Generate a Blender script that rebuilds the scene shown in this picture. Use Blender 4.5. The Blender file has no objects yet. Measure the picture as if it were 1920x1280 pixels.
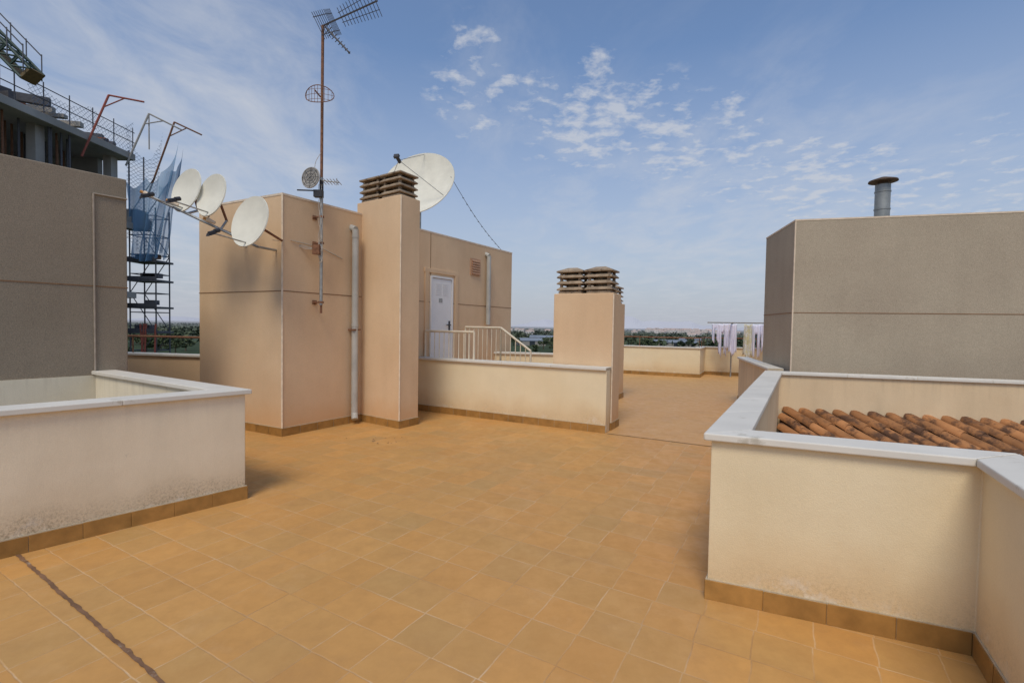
import bpy, math, random, bmesh
from mathutils import Vector, Matrix, noise
random.seed(4)
S=bpy.context.scene; C=S.collection
V=Vector
# ------------------------------------------------------------ node helpers
class NT:
    def __init__(s,name):
        s.m=bpy.data.materials.new(name); s.m.use_nodes=True
        s.t=s.m.node_tree; s.b=s.t.nodes['Principled BSDF']
        s.pos=None
    def n(s,typ,props=None,**ins):
        nd=s.t.nodes.new(typ)
        for k,v in (props or {}).items(): setattr(nd,k,v)
        for k,v in ins.items():
            key=int(k[1:]) if k[0]=='i' and k[1:].isdigit() else k.replace('_',' ')
            s.set(nd.inputs[key],v)
        return nd
    def set(s,sock,v):
        if isinstance(v,bpy.types.NodeSocket): s.t.links.new(v,sock)
        elif isinstance(v,bpy.types.Node): s.t.links.new(v.outputs[0],sock)
        else:
            if isinstance(v,(tuple,list)) and len(v)==3 and sock.type=='RGBA': v=(*v,1)
            sock.default_value=v
    def P(s):
        if not s.pos: s.pos=s.n('ShaderNodeNewGeometry')
        return s.pos.outputs['Position']
    def math(s,op,a,b=0.0,c=0.0,clamp=False):
        return s.n('ShaderNodeMath',{'operation':op,'use_clamp':clamp},i0=a,i1=b,i2=c).outputs[0]
    def noise(s,scale,detail=4,vec=None,rough=.55,dist=0):
        return s.n('ShaderNodeTexNoise',Vector=vec or s.P(),Scale=scale,Detail=detail,Roughness=rough,Distortion=dist).outputs['Fac']
    def rng(s,v,a,b,c=0.0,d=1.0):
        return s.n('ShaderNodeMapRange',{'clamp':True},Value=v,From_Min=a,From_Max=b,To_Min=c,To_Max=d).outputs[0]
    def mix(s,f,a,b,mode='MIX'):
        nd=s.t.nodes.new('ShaderNodeMix'); nd.data_type='RGBA'; nd.blend_type=mode
        s.set(nd.inputs[0],f); s.set(nd.inputs[6],a); s.set(nd.inputs[7],b)
        return nd.outputs[2]
    def mapv(s,vec,scale=(1,1,1),rot=(0,0,0),loc=(0,0,0)):
        return s.n('ShaderNodeMapping',Vector=vec,Scale=scale,Rotation=rot,Location=loc).outputs[0]
    def sep(s,vec): return s.n('ShaderNodeSeparateXYZ',Vector=vec).outputs
    def bump(s,h,strength=.3,dist=.01):
        nd=s.n('ShaderNodeBump',Height=h,Strength=strength,Distance=dist)
        s.set(s.b.inputs['Normal'],nd.outputs[0])
    def out(s,col,rough=.8,metal=0,spec=.3):
        s.set(s.b.inputs['Base Color'],col); s.set(s.b.inputs['Roughness'],rough)
        s.set(s.b.inputs['Metallic'],metal); s.set(s.b.inputs['Specular IOR Level'],spec)
        return s.m

def stucco(name,c1,c2,grain=160,speck=.1,bump=.25,streak=.05,dirt=0.0,dirtcol=(.19,.15,.10),low=None,top_dirt=0.0,scuff=0.0):
    t=NT(name); P=t.P()
    col=t.mix(t.rng(t.noise(.9,5),.35,.65),c1,c2)
    blot=t.rng(t.noise(3.5,6,rough=.65),.45,.75)
    col=t.mix(t.math('MULTIPLY',blot,.22),col,tuple(x*.85 for x in c1))
    st=t.noise(1,5,vec=t.mapv(P,(4,4,.6)))
    k=t.rng(st,.35,.75,1+streak*.3,1-streak)
    col=t.mix(1,col,t.n('ShaderNodeCombineColor',i0=k,i1=k,i2=k).outputs[0],'MULTIPLY')
    g=t.noise(grain,3)
    k2=t.rng(g,.3,.7,1-speck,1+speck)
    col=t.mix(1,col,t.n('ShaderNodeCombineColor',i0=k2,i1=k2,i2=k2).outputs[0],'MULTIPLY')
    z=t.sep(P)[2]
    if dirt or low:
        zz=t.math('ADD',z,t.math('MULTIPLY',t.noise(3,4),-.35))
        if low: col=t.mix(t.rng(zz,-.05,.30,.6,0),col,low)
        if dirt:
            f=t.math('MULTIPLY',t.rng(zz,-.08,.14,1,0),t.rng(t.noise(60,7,rough=.85),.45,.66))
            col=t.mix(t.math('MULTIPLY',f,dirt),col,dirtcol)
            f2=t.math('MULTIPLY',t.rng(zz,-.10,.02,1,0),t.rng(t.noise(9,6,rough=.7),.5,.62))
            col=t.mix(t.math('MULTIPLY',f2,.5),col,(.80,.77,.70))
    if scuff:
        f=t.math('MULTIPLY',t.rng(t.noise(5,8,rough=.8),.665,.70),scuff)
        col=t.mix(f,col,(.34,.28,.22))
    if top_dirt:
        f=t.math('MULTIPLY',t.rng(z,.6,.97),t.rng(t.noise(1,5,vec=t.mapv(P,(14,14,1.2))),.5,.7))
        col=t.mix(t.math('MULTIPLY',f,top_dirt),col,dirtcol)
    h=t.math('ADD',g,t.math('MULTIPLY',t.noise(14,4),1.2))
    t.bump(h,bump,.006)
    return t.out(col,.92,0,.15)

def plain(name,c,rough=.6,metal=0,var=.15,sc=12,rust=None,rustamt=.5,island=0,bump=.1,spec=.3,obj=False):
    t=NT(name)
    col=t.mix(t.rng(t.noise(sc,5),.3,.7),tuple(x*(1-var) for x in c),tuple(min(1,x*(1+var)) for x in c))
    if island:
        r=t.n('ShaderNodeNewGeometry').outputs['Random Per Island']
        k=t.rng(r,0,1,1-island,1+island*.6)
        col=t.mix(1,col,t.n('ShaderNodeCombineColor',i0=k,i1=k,i2=k).outputs[0],'MULTIPLY')
    if rust:
        col=t.mix(t.rng(t.noise(sc*1.3,6,rough=.7),.72-rustamt*.5,.78-rustamt*.4),col,rust)
    if bump: t.bump(t.noise(sc*5,4),bump,.004)
    return t.out(col,rough,metal,spec)

ANG=math.radians(30)
def tilefloor(name,cols,grout,size=.265,contrast=1.0,groutw=.0115,seed=0,bl=.35):
    t=NT(name); P=t.P()
    dn=t.n('ShaderNodeTexNoise',Vector=P,Scale=9.0,Detail=3.0).outputs['Color']
    dd=t.n('ShaderNodeVectorMath',{'operation':'MULTIPLY_ADD'},i0=dn,i1=(.014,.014,0),i2=P).outputs[0]
    v=t.mapv(dd,(1/size,1/size,0),(0,0,ANG),(seed+.37,.21,0))
    x,y,_=t.sep(v)
    row=t.math('FLOOR',y)
    jit=t.n('ShaderNodeTexWhiteNoise',{'noise_dimensions':'1D'},W=row).outputs['Value']
    x=t.math('ADD',x,t.math('MULTIPLY',jit,.14))
    cx=t.math('FLOOR',x); fx=t.math('FRACT',x); fy=t.math('FRACT',y)
    cell=t.n('ShaderNodeCombineXYZ',X=cx,Y=row,Z=float(seed)).outputs[0]
    wn=t.n('ShaderNodeTexWhiteNoise',{'noise_dimensions':'3D'},Vector=cell)
    r=t.n('ShaderNodeValToRGB',Fac=wn.outputs['Value'])
    e=r.color_ramp; e.elements[0].color=(*cols[0],1); e.elements[1].color=(*cols[-1],1); e.elements[1].position=1
    for i,c in enumerate(cols[1:-1]):
        q=e.elements.new((i+1)/(len(cols)-1)); q.color=(*c,1)
    col=r.outputs[0]
    off=t.n('ShaderNodeVectorMath',{'operation':'MULTIPLY_ADD'},i0=wn.outputs['Color'],i1=(9,9,9),i2=P).outputs[0]
    w=t.noise(7,6,vec=off,rough=.65)
    col=t.mix(t.rng(w,.38,.72,0,.34*contrast),col,(cols[0][0]*.62,cols[0][1]*.60,cols[0][2]*.6))
    big=t.noise(.6,5,rough=.6)
    col=t.mix(t.rng(big,.38,.66,0,bl),col,(.60,.29,.085))
    big2=t.noise(1.7,7,rough=.72)
    col=t.mix(t.rng(big2,.50,.72,0,.36),col,(.38,.205,.08))
    big3=t.noise(2.6,7,rough=.75,vec=t.mapv(P,loc=(7,3,1)))
    col=t.mix(t.rng(big3,.56,.74,0,.25),col,(.66,.42,.21))
    sp=t.rng(t.noise(26,6,rough=.8),.68,.74,0,.35)
    col=t.mix(sp,col,(.18,.10,.05))
    ax=t.math('ABSOLUTE',t.math('SUBTRACT',fx,.5)); ay=t.math('ABSOLUTE',t.math('SUBTRACT',fy,.5))
    m=t.math('MAXIMUM',ax,ay)
    g=t.rng(m,.5-groutw*1.7,.5-groutw*.5)
    gv=t.rng(t.noise(3.1,6,rough=.75),.44,.66,.25,.85)
    gcol=t.mix(t.rng(t.noise(1.3,5),.48,.60),grout[0],grout[1])
    col2=t.mix(t.math('MULTIPLY',t.math('MULTIPLY',g,gv),contrast),col,gcol)
    h=t.math('SUBTRACT',t.math('MULTIPLY',t.noise(40,4),.25),t.math('MULTIPLY',g,1.0))
    t.bump(h,.3*contrast,.004)
    return t.out(col2,t.rng(w,.3,.7,.40,.66),0,.38)

M={}
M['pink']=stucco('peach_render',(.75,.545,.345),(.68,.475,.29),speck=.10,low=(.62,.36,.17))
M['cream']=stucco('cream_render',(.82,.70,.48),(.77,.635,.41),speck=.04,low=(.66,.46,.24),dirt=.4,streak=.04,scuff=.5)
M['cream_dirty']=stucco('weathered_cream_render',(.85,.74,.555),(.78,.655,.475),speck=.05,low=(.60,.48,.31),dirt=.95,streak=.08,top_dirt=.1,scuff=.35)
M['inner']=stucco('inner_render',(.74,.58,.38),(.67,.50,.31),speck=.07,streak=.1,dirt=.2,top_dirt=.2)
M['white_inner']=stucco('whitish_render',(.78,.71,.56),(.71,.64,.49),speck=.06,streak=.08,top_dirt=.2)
M['grey']=stucco('grey_granulate_panel',(.31,.255,.19),(.275,.225,.165),grain=130,speck=.26,bump=.4)
M['grey2']=stucco('light_grey_granulate_panel',(.44,.37,.275),(.40,.33,.245),grain=130,speck=.24,bump=.4)
M['joint']=plain('brown_joint',(.26,.15,.08),.9)
M['bead']=plain('edge_bead',(.72,.59,.44),.8)
M['vent']=plain('reddish_vent',(.52,.31,.19),.8)
M['conduit']=plain('grey_conduit',(.36,.30,.24),.8)
M['coping']=plain('white_coping_stone',(.67,.635,.56),.6,var=.06,sc=3,island=.07,rust=(.50,.46,.38),rustamt=.20,bump=.08)
M['skirt']=plain('ochre_skirting_tile',(.36,.19,.055),.4,var=.2,sc=9,island=.22,bump=.1)
M['grout']=plain('pale_grout',(.50,.42,.30),.9)
M['concrete']=plain('precast_concrete',(.33,.25,.17),.9,var=.3,sc=7,rust=(.10,.07,.05),rustamt=.32,bump=.4)
M['galv']=plain('galvanised_steel',(.38,.38,.36),.45,.6,var=.25,sc=15,rust=(.28,.18,.11),rustamt=.15)
M['flue']=plain('zinc_flue',(.30,.31,.30),.5,.5,var=.2,sc=6)
M['fluecap']=plain('dark_rusty_cap',(.10,.07,.05),.8,.1,var=.3,sc=15)
M['rusty']=plain('rusty_steel',(.24,.12,.07),.8,.3,var=.35,sc=25,rust=(.4,.34,.3),rustamt=.15)
M['pipe']=plain('grey_plastic_pipe',(.44,.43,.39),.5,var=.12,sc=5)
M['dish']=plain('dish_cream',(.72,.69,.58),.5,var=.09,sc=4,bump=0)
M['dark']=plain('dark_plastic',(.04,.04,.045),.5)
M['orange']=plain('orange_plastic',(.55,.27,.08),.5)
M['white']=plain('white_paint',(.78,.77,.75),.4,var=.04,sc=3,bump=.03)
M['cable']=plain('aged_cable',(.50,.46,.40),.6,var=.2)
M['rail']=plain('cream_rail_paint',(.70,.62,.48),.5,var=.1,sc=8,rust=(.35,.2,.1),rustamt=.08)
M['tile_roof']=plain('terracotta_roof_tile',(.38,.17,.065),.85,var=.3,sc=3,island=.25,rust=(.11,.055,.03),rustamt=.50,bump=.15)
M['floor']=tilefloor('terracotta_floor_tiles',[(.55,.29,.088),(.60,.31,.092),(.53,.305,.105),(.63,.33,.10),(.50,.295,.105),(.59,.315,.095)],((.66,.47,.28),(.38,.215,.10)))
M['floor2']=tilefloor('worn_terrace_tiles',[(.57,.32,.12),(.59,.34,.13),(.56,.32,.125)],((.52,.36,.20),(.40,.25,.12)),contrast=.5,seed=3,bl=.2)
M['mortar']=plain('brown_joint_mortar',(.20,.11,.06),.9,var=.3,sc=8,rust=(.34,.26,.19),rustamt=.3,bump=.5)
M['mortar2']=plain('grey_mortar_patch',(.36,.33,.28),.9,var=.3,sc=8,bump=.5)
M['black_joint']=plain('bitumen_joint',(.18,.10,.05),.9)
M['conc_far']=plain('raw_concrete',(.36,.34,.31),.9,var=.25,sc=.6)
M['brickred']=plain('hollow_brick',(.25,.09,.05),.9,var=.2,sc=3)
M['bed']=plain('roof_mortar_bed',(.10,.055,.035),.9,var=.3,sc=5)
M['red']=plain('red_steel',(.33,.09,.06),.6)
M['green']=plain('green_steel',(.05,.08,.065),.6)
M['yellow']=plain('ochre_steel',(.16,.11,.05),.6)
M['steel']=plain('scaffold_steel',(.10,.10,.11),.6,.3)
M['cloth']=plain('white_cotton',(.76,.74,.84),.9,var=.05,sc=3)
M['cloth_floral']=plain('floral_cotton',(.60,.56,.36),.9,var=.2,sc=6,rust=(.7,.68,.66),rustamt=.5)
M['bark']=plain('bark',(.10,.075,.05),.9,sc=2)
def netmat():
    t=NT('blue_safety_net'); P=t.P()
    d=t.rng(t.noise(.8,3,vec=t.mapv(P,(1,1,.5))),.35,.65,.45,.78)
    t.out(t.mix(t.noise(.8,3),(.10,.22,.38),(.19,.35,.52)),.9)
    t.set(t.b.inputs['Alpha'],d)
    return t.m
M['net']=netmat()
def netmat2():
    t=NT('thin_safety_net'); P=t.P()
    x,y,z=t.sep(t.mapv(P,(5,5,5)))
    a=t.math('ABSOLUTE',t.math('SUBTRACT',t.math('FRACT',t.math('ADD',y,z)),.5))
    b=t.math('ABSOLUTE',t.math('SUBTRACT',t.math('FRACT',t.math('SUBTRACT',y,z)),.5))
    m=t.math('LESS_THAN',t.math('MINIMUM',a,b),.07)
    t.out((.12,.17,.25),.8); t.set(t.b.inputs['Alpha'],t.math('MULTIPLY',m,.7)); return t.m
M['net2']=netmat2()
def landmat():
    t=NT('farmland'); P=t.P()
    vor=t.n('ShaderNodeTexVoronoi',{'feature':'F1'},Vector=t.mapv(P,(.008,.0035,0),(0,0,.4)),Scale=1.0,Randomness=.9)
    r=t.n('ShaderNodeValToRGB',Fac=t.sep(vor.outputs['Color'])[0])
    e=r.color_ramp; e.interpolation='CONSTANT'; e.elements[0].color=(.035,.055,.022,1); e.elements[1].color=(.16,.13,.08,1); e.elements[1].position=.85
    for p,c in ((.25,(.05,.075,.03,1)),(.5,(.028,.045,.02,1)),(.62,(.12,.105,.06,1)),(.7,(.045,.07,.03,1))):
        q=e.elements.new(p); q.color=c
    col=t.mix(t.rng(t.noise(.06,6,rough=.7),.45,.6),r.outputs[0],(.02,.033,.015))
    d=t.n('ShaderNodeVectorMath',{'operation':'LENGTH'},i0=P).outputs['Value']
    col=t.mix(t.rng(d,200,5500,0.0,.92),col,(.38,.38,.39))  # aerial haze painted into the ground colour, stronger with distance from origin
    return t.out(col,.95,0,.1)
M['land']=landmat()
def leafmat():
    t=NT('foliage')
    r=t.n('ShaderNodeNewGeometry').outputs['Random Per Island']
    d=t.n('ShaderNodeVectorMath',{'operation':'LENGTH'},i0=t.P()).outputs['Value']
    return t.out(t.mix(t.rng(d,150,3600,.0,.85),t.mix(r,(.028,.05,.018),(.08,.10,.04)),(.36,.37,.38)),.8,0,.2)  # leaf colour fades to grey with distance, as painted haze
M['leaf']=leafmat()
M['hill']=plain('hazy_hill',(.47,.48,.52),1,var=.03,sc=.001,bump=0)  # pale blue-grey base colour has the aerial haze painted in
M['townwall']=plain('town_white',(.62,.57,.53),.9,sc=.05,bump=0)
M['townroof']=plain('town_roof',(.48,.37,.32),.9,sc=.05,bump=0)
M['shedwall']=plain('shed_wall',(.30,.28,.25),.9,sc=.05,bump=0)
M['shed']=plain('shed_roof',(.20,.23,.27),.7,sc=.05,bump=0)
M['glass']=plain('dark_window',(.04,.05,.06),.2,bump=0)

# ------------------------------------------------------------ mesh helpers
class MB:
    def __init__(s): s.v=[]; s.f=[]; s.mi=[]
    def add(s,vs,fs,mi=0):
        o=len(s.v); s.v+= [tuple(x) for x in vs]; s.f+=[tuple(i+o for i in f) for f in fs]; s.mi+=[mi]*len(fs)
    def hexa(s,q0,q1,mi=0):
        s.add(list(q0)+list(q1),[(3,2,1,0),(4,5,6,7),(0,1,5,4),(1,2,6,5),(2,3,7,6),(3,0,4,7)],mi)
    def prism(s,poly,z0,z1,mi=0):
        n=len(poly)
        s.add([(p[0],p[1],z0) for p in poly]+[(p[0],p[1],z1) for p in poly],
              [tuple(range(n))[::-1],tuple(range(n,2*n))]+[(i,(i+1)%n,n+(i+1)%n,n+i) for i in range(n)],mi)
    def obox(s,c,ax,ay,az,mi=0):
        c=V(c);ax=V(ax);ay=V(ay);az=V(az)
        s.hexa([c-ax-ay-az,c+ax-ay-az,c+ax+ay-az,c-ax+ay-az],[c-ax-ay+az,c+ax-ay+az,c+ax+ay+az,c-ax+ay+az],mi)
    def rod(s,p,q,r,n=8,mi=0,r2=None):
        p=V(p);q=V(q);d=(q-p).normalized()
        a=d.orthogonal().normalized(); b=d.cross(a); r2=r if r2 is None else r2
        vs=[p+(a*math.cos(2*math.pi*i/n)+b*math.sin(2*math.pi*i/n))*r for i in range(n)]
        vs+=[q+(a*math.cos(2*math.pi*i/n)+b*math.sin(2*math.pi*i/n))*r2 for i in range(n)]
        s.add(vs,[tuple(range(n))[::-1],tuple(range(n,2*n))]+[(i,(i+1)%n,n+(i+1)%n,n+i) for i in range(n)],mi)
    def path(s,pts,r,n=8,mi=0):
        for a,b in zip(pts[:-1],pts[1:]): s.rod(a,b,r,n,mi)
    def strip(s,pts,d0,d1,z0,z1,mi=0,slab=None,gap=.004,closed=False):
        L=offset(pts,d0,closed); R=offset(pts,d1,closed); n=len(pts)
        if slab is None:
            vs=[]
            for i in range(n): vs+=[(L[i].x,L[i].y,z0),(R[i].x,R[i].y,z0),(R[i].x,R[i].y,z1),(L[i].x,L[i].y,z1)]
            fs=[]
            for i in range(n-1):
                a=4*i;b=a+4
                fs+=[(a,b,b+1,a+1),(a+1,b+1,b+2,a+2),(a+2,b+2,b+3,a+3),(a+3,b+3,b,a)]
            fs+=[(0,1,2,3),(4*n-1,4*n-2,4*n-3,4*n-4)]
            s.add(vs,fs,mi)
        else:
            for i in range(n-1):
                ln=(pts[i+1]-pts[i]).length; k=max(1,round(ln/slab)); g=gap/ln/2
                for j in range(k):
                    a=j/k+g; b=(j+1)/k-g
                    l0=L[i].lerp(L[i+1],a); l1=L[i].lerp(L[i+1],b); r0=R[i].lerp(R[i+1],a); r1=R[i].lerp(R[i+1],b)
                    dz=random.uniform(-.0015,.0015)
                    s.hexa([(l0.x,l0.y,z0),(l1.x,l1.y,z0),(r1.x,r1.y,z0),(r0.x,r0.y,z0)],
                           [(l0.x,l0.y,z1+dz),(l1.x,l1.y,z1+dz),(r1.x,r1.y,z1+dz),(r0.x,r0.y,z1+dz)],mi)
def offset(pts,d,closed=False):
    out=[];n=len(pts)
    for i in range(n):
        if i>0 : a=(pts[i]-pts[i-1]).normalized()
        if i<n-1: b=(pts[i+1]-pts[i]).normalized()
        if i==0: a=b
        if i==n-1: b=a
        na=V((-a.y,a.x)); nb=V((-b.y,b.x))
        m=(na+nb); m=m/m.length; k=d/max(.3,m.dot(na))
        out.append(pts[i]+m*k)
    return out
def mesh(mb,name,mats,bevel=0,smooth=False):
    me=bpy.data.meshes.new(name); me.from_pydata(mb.v,[],mb.f)
    for m in mats: me.materials.append(M[m])
    for p,i in zip(me.polygons,mb.mi): p.material_index=i; p.use_smooth=smooth
    bm=bmesh.new(); bm.from_mesh(me); bmesh.ops.recalc_face_normals(bm,faces=bm.faces); bm.to_mesh(me); bm.free()
    o=bpy.data.objects.new(name,me); C.objects.link(o)
    if smooth:
        try: me.set_sharp_from_angle(angle=math.radians(40))
        except Exception: pass
    if bevel:
        b=o.modifiers.new('bevel','BEVEL'); b.width=bevel; b.segments=2; b.limit_method='ANGLE'; b.angle_limit=math.radians(40)
    return o
def tag(o,label,cat,group=None):
    o['label']=label; o['category']=cat
    if group: o['group']=group
def root(name,loc,label,cat,group=None):
    e=bpy.data.objects.new(name,None); e.location=loc; e.empty_display_size=.2; C.objects.link(e); tag(e,label,cat,group); return e
def part(mb,name,par,mats,bevel=0,smooth=False,label=None):
    o=mesh(mb,name,mats,bevel,smooth); o.parent=par
    w=Matrix.Translation(par.location) if par.type=='EMPTY' else Matrix()
    o.matrix_parent_inverse=w.inverted()
    if label: o['label']=label
    return o
def thing(mb,name,mats,label,cat,group=None,bevel=0,smooth=False):
    o=mesh(mb,name,mats,bevel,smooth); tag(o,label,cat,group); return o
def struct(mb,name,mats):
    o=mesh(mb,name,mats); o['kind']='structure'; return o
def P2(*a): return [V(p) for p in a]

# ------------------------------------------------------------ low walls
def lowwall(name,pts,label,mats=('cream',),side=1,thick=.15,z0=0.0,h=.95,over=.038,inn=.045,skirt=True,inner=None,slab=.9,sk_pts=None):
    r=root(name,(pts[0].x,pts[0].y,0),label,'wall')
    b=MB(); b.strip(pts,0,side*thick,z0,h); part(b,'wall_body',r,mats,.006)
    if inner:
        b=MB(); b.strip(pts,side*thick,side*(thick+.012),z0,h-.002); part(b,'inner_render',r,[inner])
    c=MB(); c.strip(pts,-side*over,side*(thick+inn),h,h+.043,0,slab); part(c,'coping',r,['coping'],.007)
    g=MB(); g.strip(pts,-side*(over-.006),side*(thick+inn-.006),h+.002,h+.039); part(g,'coping_mortar',r,['grout'])
    if skirt:
        q=sk_pts or pts
        k=MB(); k.strip(q,-side*.014,-side*.001,.0,.115,0,.28,.005); part(k,'skirting',r,['skirt'],.002)
        k=MB(); k.strip(q,-side*.009,-side*.0005,.0,.121); part(k,'skirting_grout',r,['grout'])
    return r
K4=V((1.42,.72)); K2=V((2.33,2.36)); K1=V((1.187,2.835)); K3=V((3.86,7.27)); K5=V((9.6,5.62))
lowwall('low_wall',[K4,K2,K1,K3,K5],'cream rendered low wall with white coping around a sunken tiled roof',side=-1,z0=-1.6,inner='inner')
L0=V((-4.75,1.55)); L1=V((-2.39,4.33)); L3=V((-4.84,5.83))
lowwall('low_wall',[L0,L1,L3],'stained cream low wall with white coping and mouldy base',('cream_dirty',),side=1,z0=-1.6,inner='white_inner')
A0=V((-3.2,6.73)); A1=V((-.03,11.84))
Mr=V((1.437,7.28)); Ml=V((-1.71,8.98))
lowwall('low_wall',[Ml+V((-.05,.03)),Mr,],'cream low terrace wall with white coping joining a stair tower',side=1,thick=.2)
lowwall('parapet_wall',P2((-.42,11.25),(1.72,10.95)),'cream parapet at the roof edge behind the stair rail',side=1,slab=1.1)
lowwall('parapet_wall',P2((2.7,17.6),(6.2,15.9),(6.85,17.15),(11.5,15.2)),'long cream parapet at the far roof edge with white coping',side=1,slab=1.1)
lowwall('parapet_wall',P2((4.17,7.78),(5.13,10.9)),'short cream low wall beside a grey block',('inner',),side=-1,slab=1.1)
lowwall('parapet_wall',P2((-10.5,9.5),(-5.3,8.58)),'pinkish parapet wall at the roof edge with white coping',('pink',),side=1,slab=1.1)
for pts,lab in ((((-10.5,9.58),(-5.3,8.66)),'thin tubular handrail above the pinkish parapet'),(((2.7,17.7),(6.2,16.0),(6.85,17.25),(11.5,15.3)),'thin tubular handrail above the far parapet')):
    b=MB(); q=[V((x,y,1.3)) for x,y in pts]; b.path(q,.02)
    for a,c in zip(q[:-1],q[1:]):
        n=max(2,int((c-a).length/1.6))
        for i in range(n+1):
            p=a.lerp(c,i/n); b.rod((p.x,p.y,.985),p,.012,6)
    thing(b,'handrail',['rusty'],lab,'railing')

# ------------------------------------------------------------ floors
J0=V((1.45,7.29))
near=[V((-6.2,-3)),V((-.1,-3)),V((.1,-1.5)),K4,K2,K1,V((3.08,5.98)),V((2.9,6.48)),J0,V((1.437,7.45)),Ml+V((.1,.3)),V((-2.0,9.2)),V((-4.6,9.0)),V((-10.5,9.6)),V((-10.5,8)),L3,L1,L0]
b=MB(); b.add([(p.x,p.y,0) for p in near],[tuple(range(len(near)))])
far1=[V((2.9,6.48)),V((3.08,5.98)),K3,V((10,5.9)),V((12,15.2)),V((6.85,17.3)),V((2.6,17.7)),V((1.7,11.2)),V((-.6,11.4)),V((-2.0,9.2)),Ml+V((.1,.3)),V((1.437,7.45)),J0]
struct(b,'terrace_floor',['floor'])
b=MB(); b.add([(p.x,p.y,0) for p in far1],[tuple(range(len(far1)))]); struct(b,'worn_terrace_floor',['floor2'])
def jointline(b,p,q,w,z,n=40,jit=.006):
    p=V(p);q=V(q);d=(q-p).normalized();s=V((-d.y,d.x));vs=[];fs=[]
    for i in range(n+1):
        c=p.lerp(q,i/n)+s*random.uniform(-jit,jit); ww=w*random.uniform(.7,1.25)
        a=c+s*ww; e=c-s*ww; vs+=[(a.x,a.y,z),(e.x,e.y,z)]
        if i: k=2*i; fs.append((k-2,k-1,k+1,k))
    b.add(vs,fs)
b=MB(); jointline(b,(-3.40,3.27),(-1.1,1.823),.0105,.004,90,.003)
struct(b,'expansion_joint_floor',['mortar'])
b=MB(); random.seed(12)
jointline(b,(-3.42,3.285),(-3.34,3.23),.030,.008,5,.006)
struct(b,'mortar_patch_floor',['mortar2'])
b=MB(); jointline(b,(1.46,7.26),(2.9,6.48),.011,.004); jointline(b,(2.9,6.48),(3.06,5.98),.010,.004,6)
struct(b,'dark_joint_floor',['black_joint'])
b=MB(); b.add([(-9,0,-1.6),(-2.3,0,-1.6),(-2.3,8,-1.6),(-9,8,-1.6)],[(0,1,2,3)])
b.add([(1.1,0,-1.6),(12,0,-1.6),(12,8,-1.6),(1.1,8,-1.6)],[(0,1,2,3)]); struct(b,'lightwell_floor',['concrete'])
b=MB(); b.prism([(-10.6,-6),(11.6,-6),(11.6,15.2),(6.9,17.2),(2.7,17.7),(1.7,11.1),(-.5,11.4),(-2,9.3),(-10.6,9.5)],-14,-1.62)
thing(b,'apartment_building',['pink'],'pinkish block of flats carrying the tiled roof terrace','building')
b=MB(); random.seed(8)
for i in range(22):
    x=-1.75+random.gauss(0,.26); y=6.55+random.gauss(0,.10); r=random.uniform(.006,.018); a_=random.uniform(0,6.28); z=.005
    pts=[(x+r*math.cos(a_+k*1.257)*random.uniform(.5,1.1),y+r*math.sin(a_+k*1.257)*random.uniform(.4,1),z+random.uniform(0,.004)) for k in range(5)]
    b.add(pts+[(x,y,z+.006)],[(k,(k+1)%5,5) for k in range(5)])
o=mesh(b,'floor_litter',['mortar']); o['kind']='stuff'; tag(o,'small brown crumbs and dry leaves scattered on floor tiles','litter')

# ------------------------------------------------------------ stair tower
st=root('stair_tower',(A0.x,A0.y,0),'pinkish rendered stair tower with a white door, pipes and panel joints','building')
H=3.38
AL=V((-4.95,7.65)); AB=AL+(A1-A0)
b=MB(); b.prism([A0,A1,AB,AL],0,H)
part(b,'wall',st,['pink'],.012)
b=MB()
b.strip([AL,A0],-.004,.0,2.03,2.042); b.strip([A0,A1],-.004,0,2.03,2.042)
b.strip([A0+(A1-A0).normalized()*3.05,A0+(A1-A0).normalized()*3.062],-.004,0,.1,H)
part(b,'panel_joint',st,['joint'])
b=MB()
b.obox((A0.x,A0.y-.003,H/2+.05),(.011,0,0),(0,.006,0),(0,0,H/2-.06))
b.strip([AL,A0,A1],-.005,0,H-.025,H+.004)
part(b,'edge_bead',st,['bead'])
b=MB(); b.strip([AL,A0,A1],-.014,-.001,0,.115,0,.28,.005); part(b,'skirting',st,['skirt'],.002)
b=MB(); b.strip([AL,A0,A1],-.009,-.0005,0,.121); part(b,'skirting_grout',st,['grout'])
d=(A1-A0).normalized(); nrm=V((d.y,-d.x)); T=lambda t,o=0,z=0: V((*(A0+d*t+nrm*o),z))
def atY(Y): return (Y-A0.y)/d.y
t0=atY(9.35); t1=atY(9.86)
b=MB(); zb=.55; zt=2.52
b.obox(T(t0-.02,.012,(zb+zt)/2),d.to_3d()*.018,nrm.to_3d()*.02,(0,0,(zt-zb)/2+.02))
b.obox(T(t1+.02,.012,(zb+zt)/2),d.to_3d()*.018,nrm.to_3d()*.02,(0,0,(zt-zb)/2+.02))
b.obox(T((t0+t1)/2,.012,zt+.01),d.to_3d()*((t1-t0)/2),nrm.to_3d()*.02,(0,0,.018))
door=MB(); door.obox(T((t0+t1)/2,.006,(zb+zt)/2-.01),d.to_3d()*((t1-t0)/2-.008),nrm.to_3d()*.012,(0,0,(zt-zb)/2-.01))
dr=part(door,'door',st,['white'],.003)
fr=part(b,'door_frame',dr,['white'])
b=MB()
for k in (-.11,.09):
    for i in range(6): b.obox(T((t0+t1)/2+k,.020,2.40-.04*i),d.to_3d()*.075,nrm.to_3d()*.004,(0,0,.008))
part(b,'door_louvre',dr,['white'])
b=MB(); b.obox(T((t0+t1)/2-.04,.021,2.08),d.to_3d()*.05,nrm.to_3d()*.003,(0,0,.04)); part(b,'door_sign',dr,['galv'])
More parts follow.
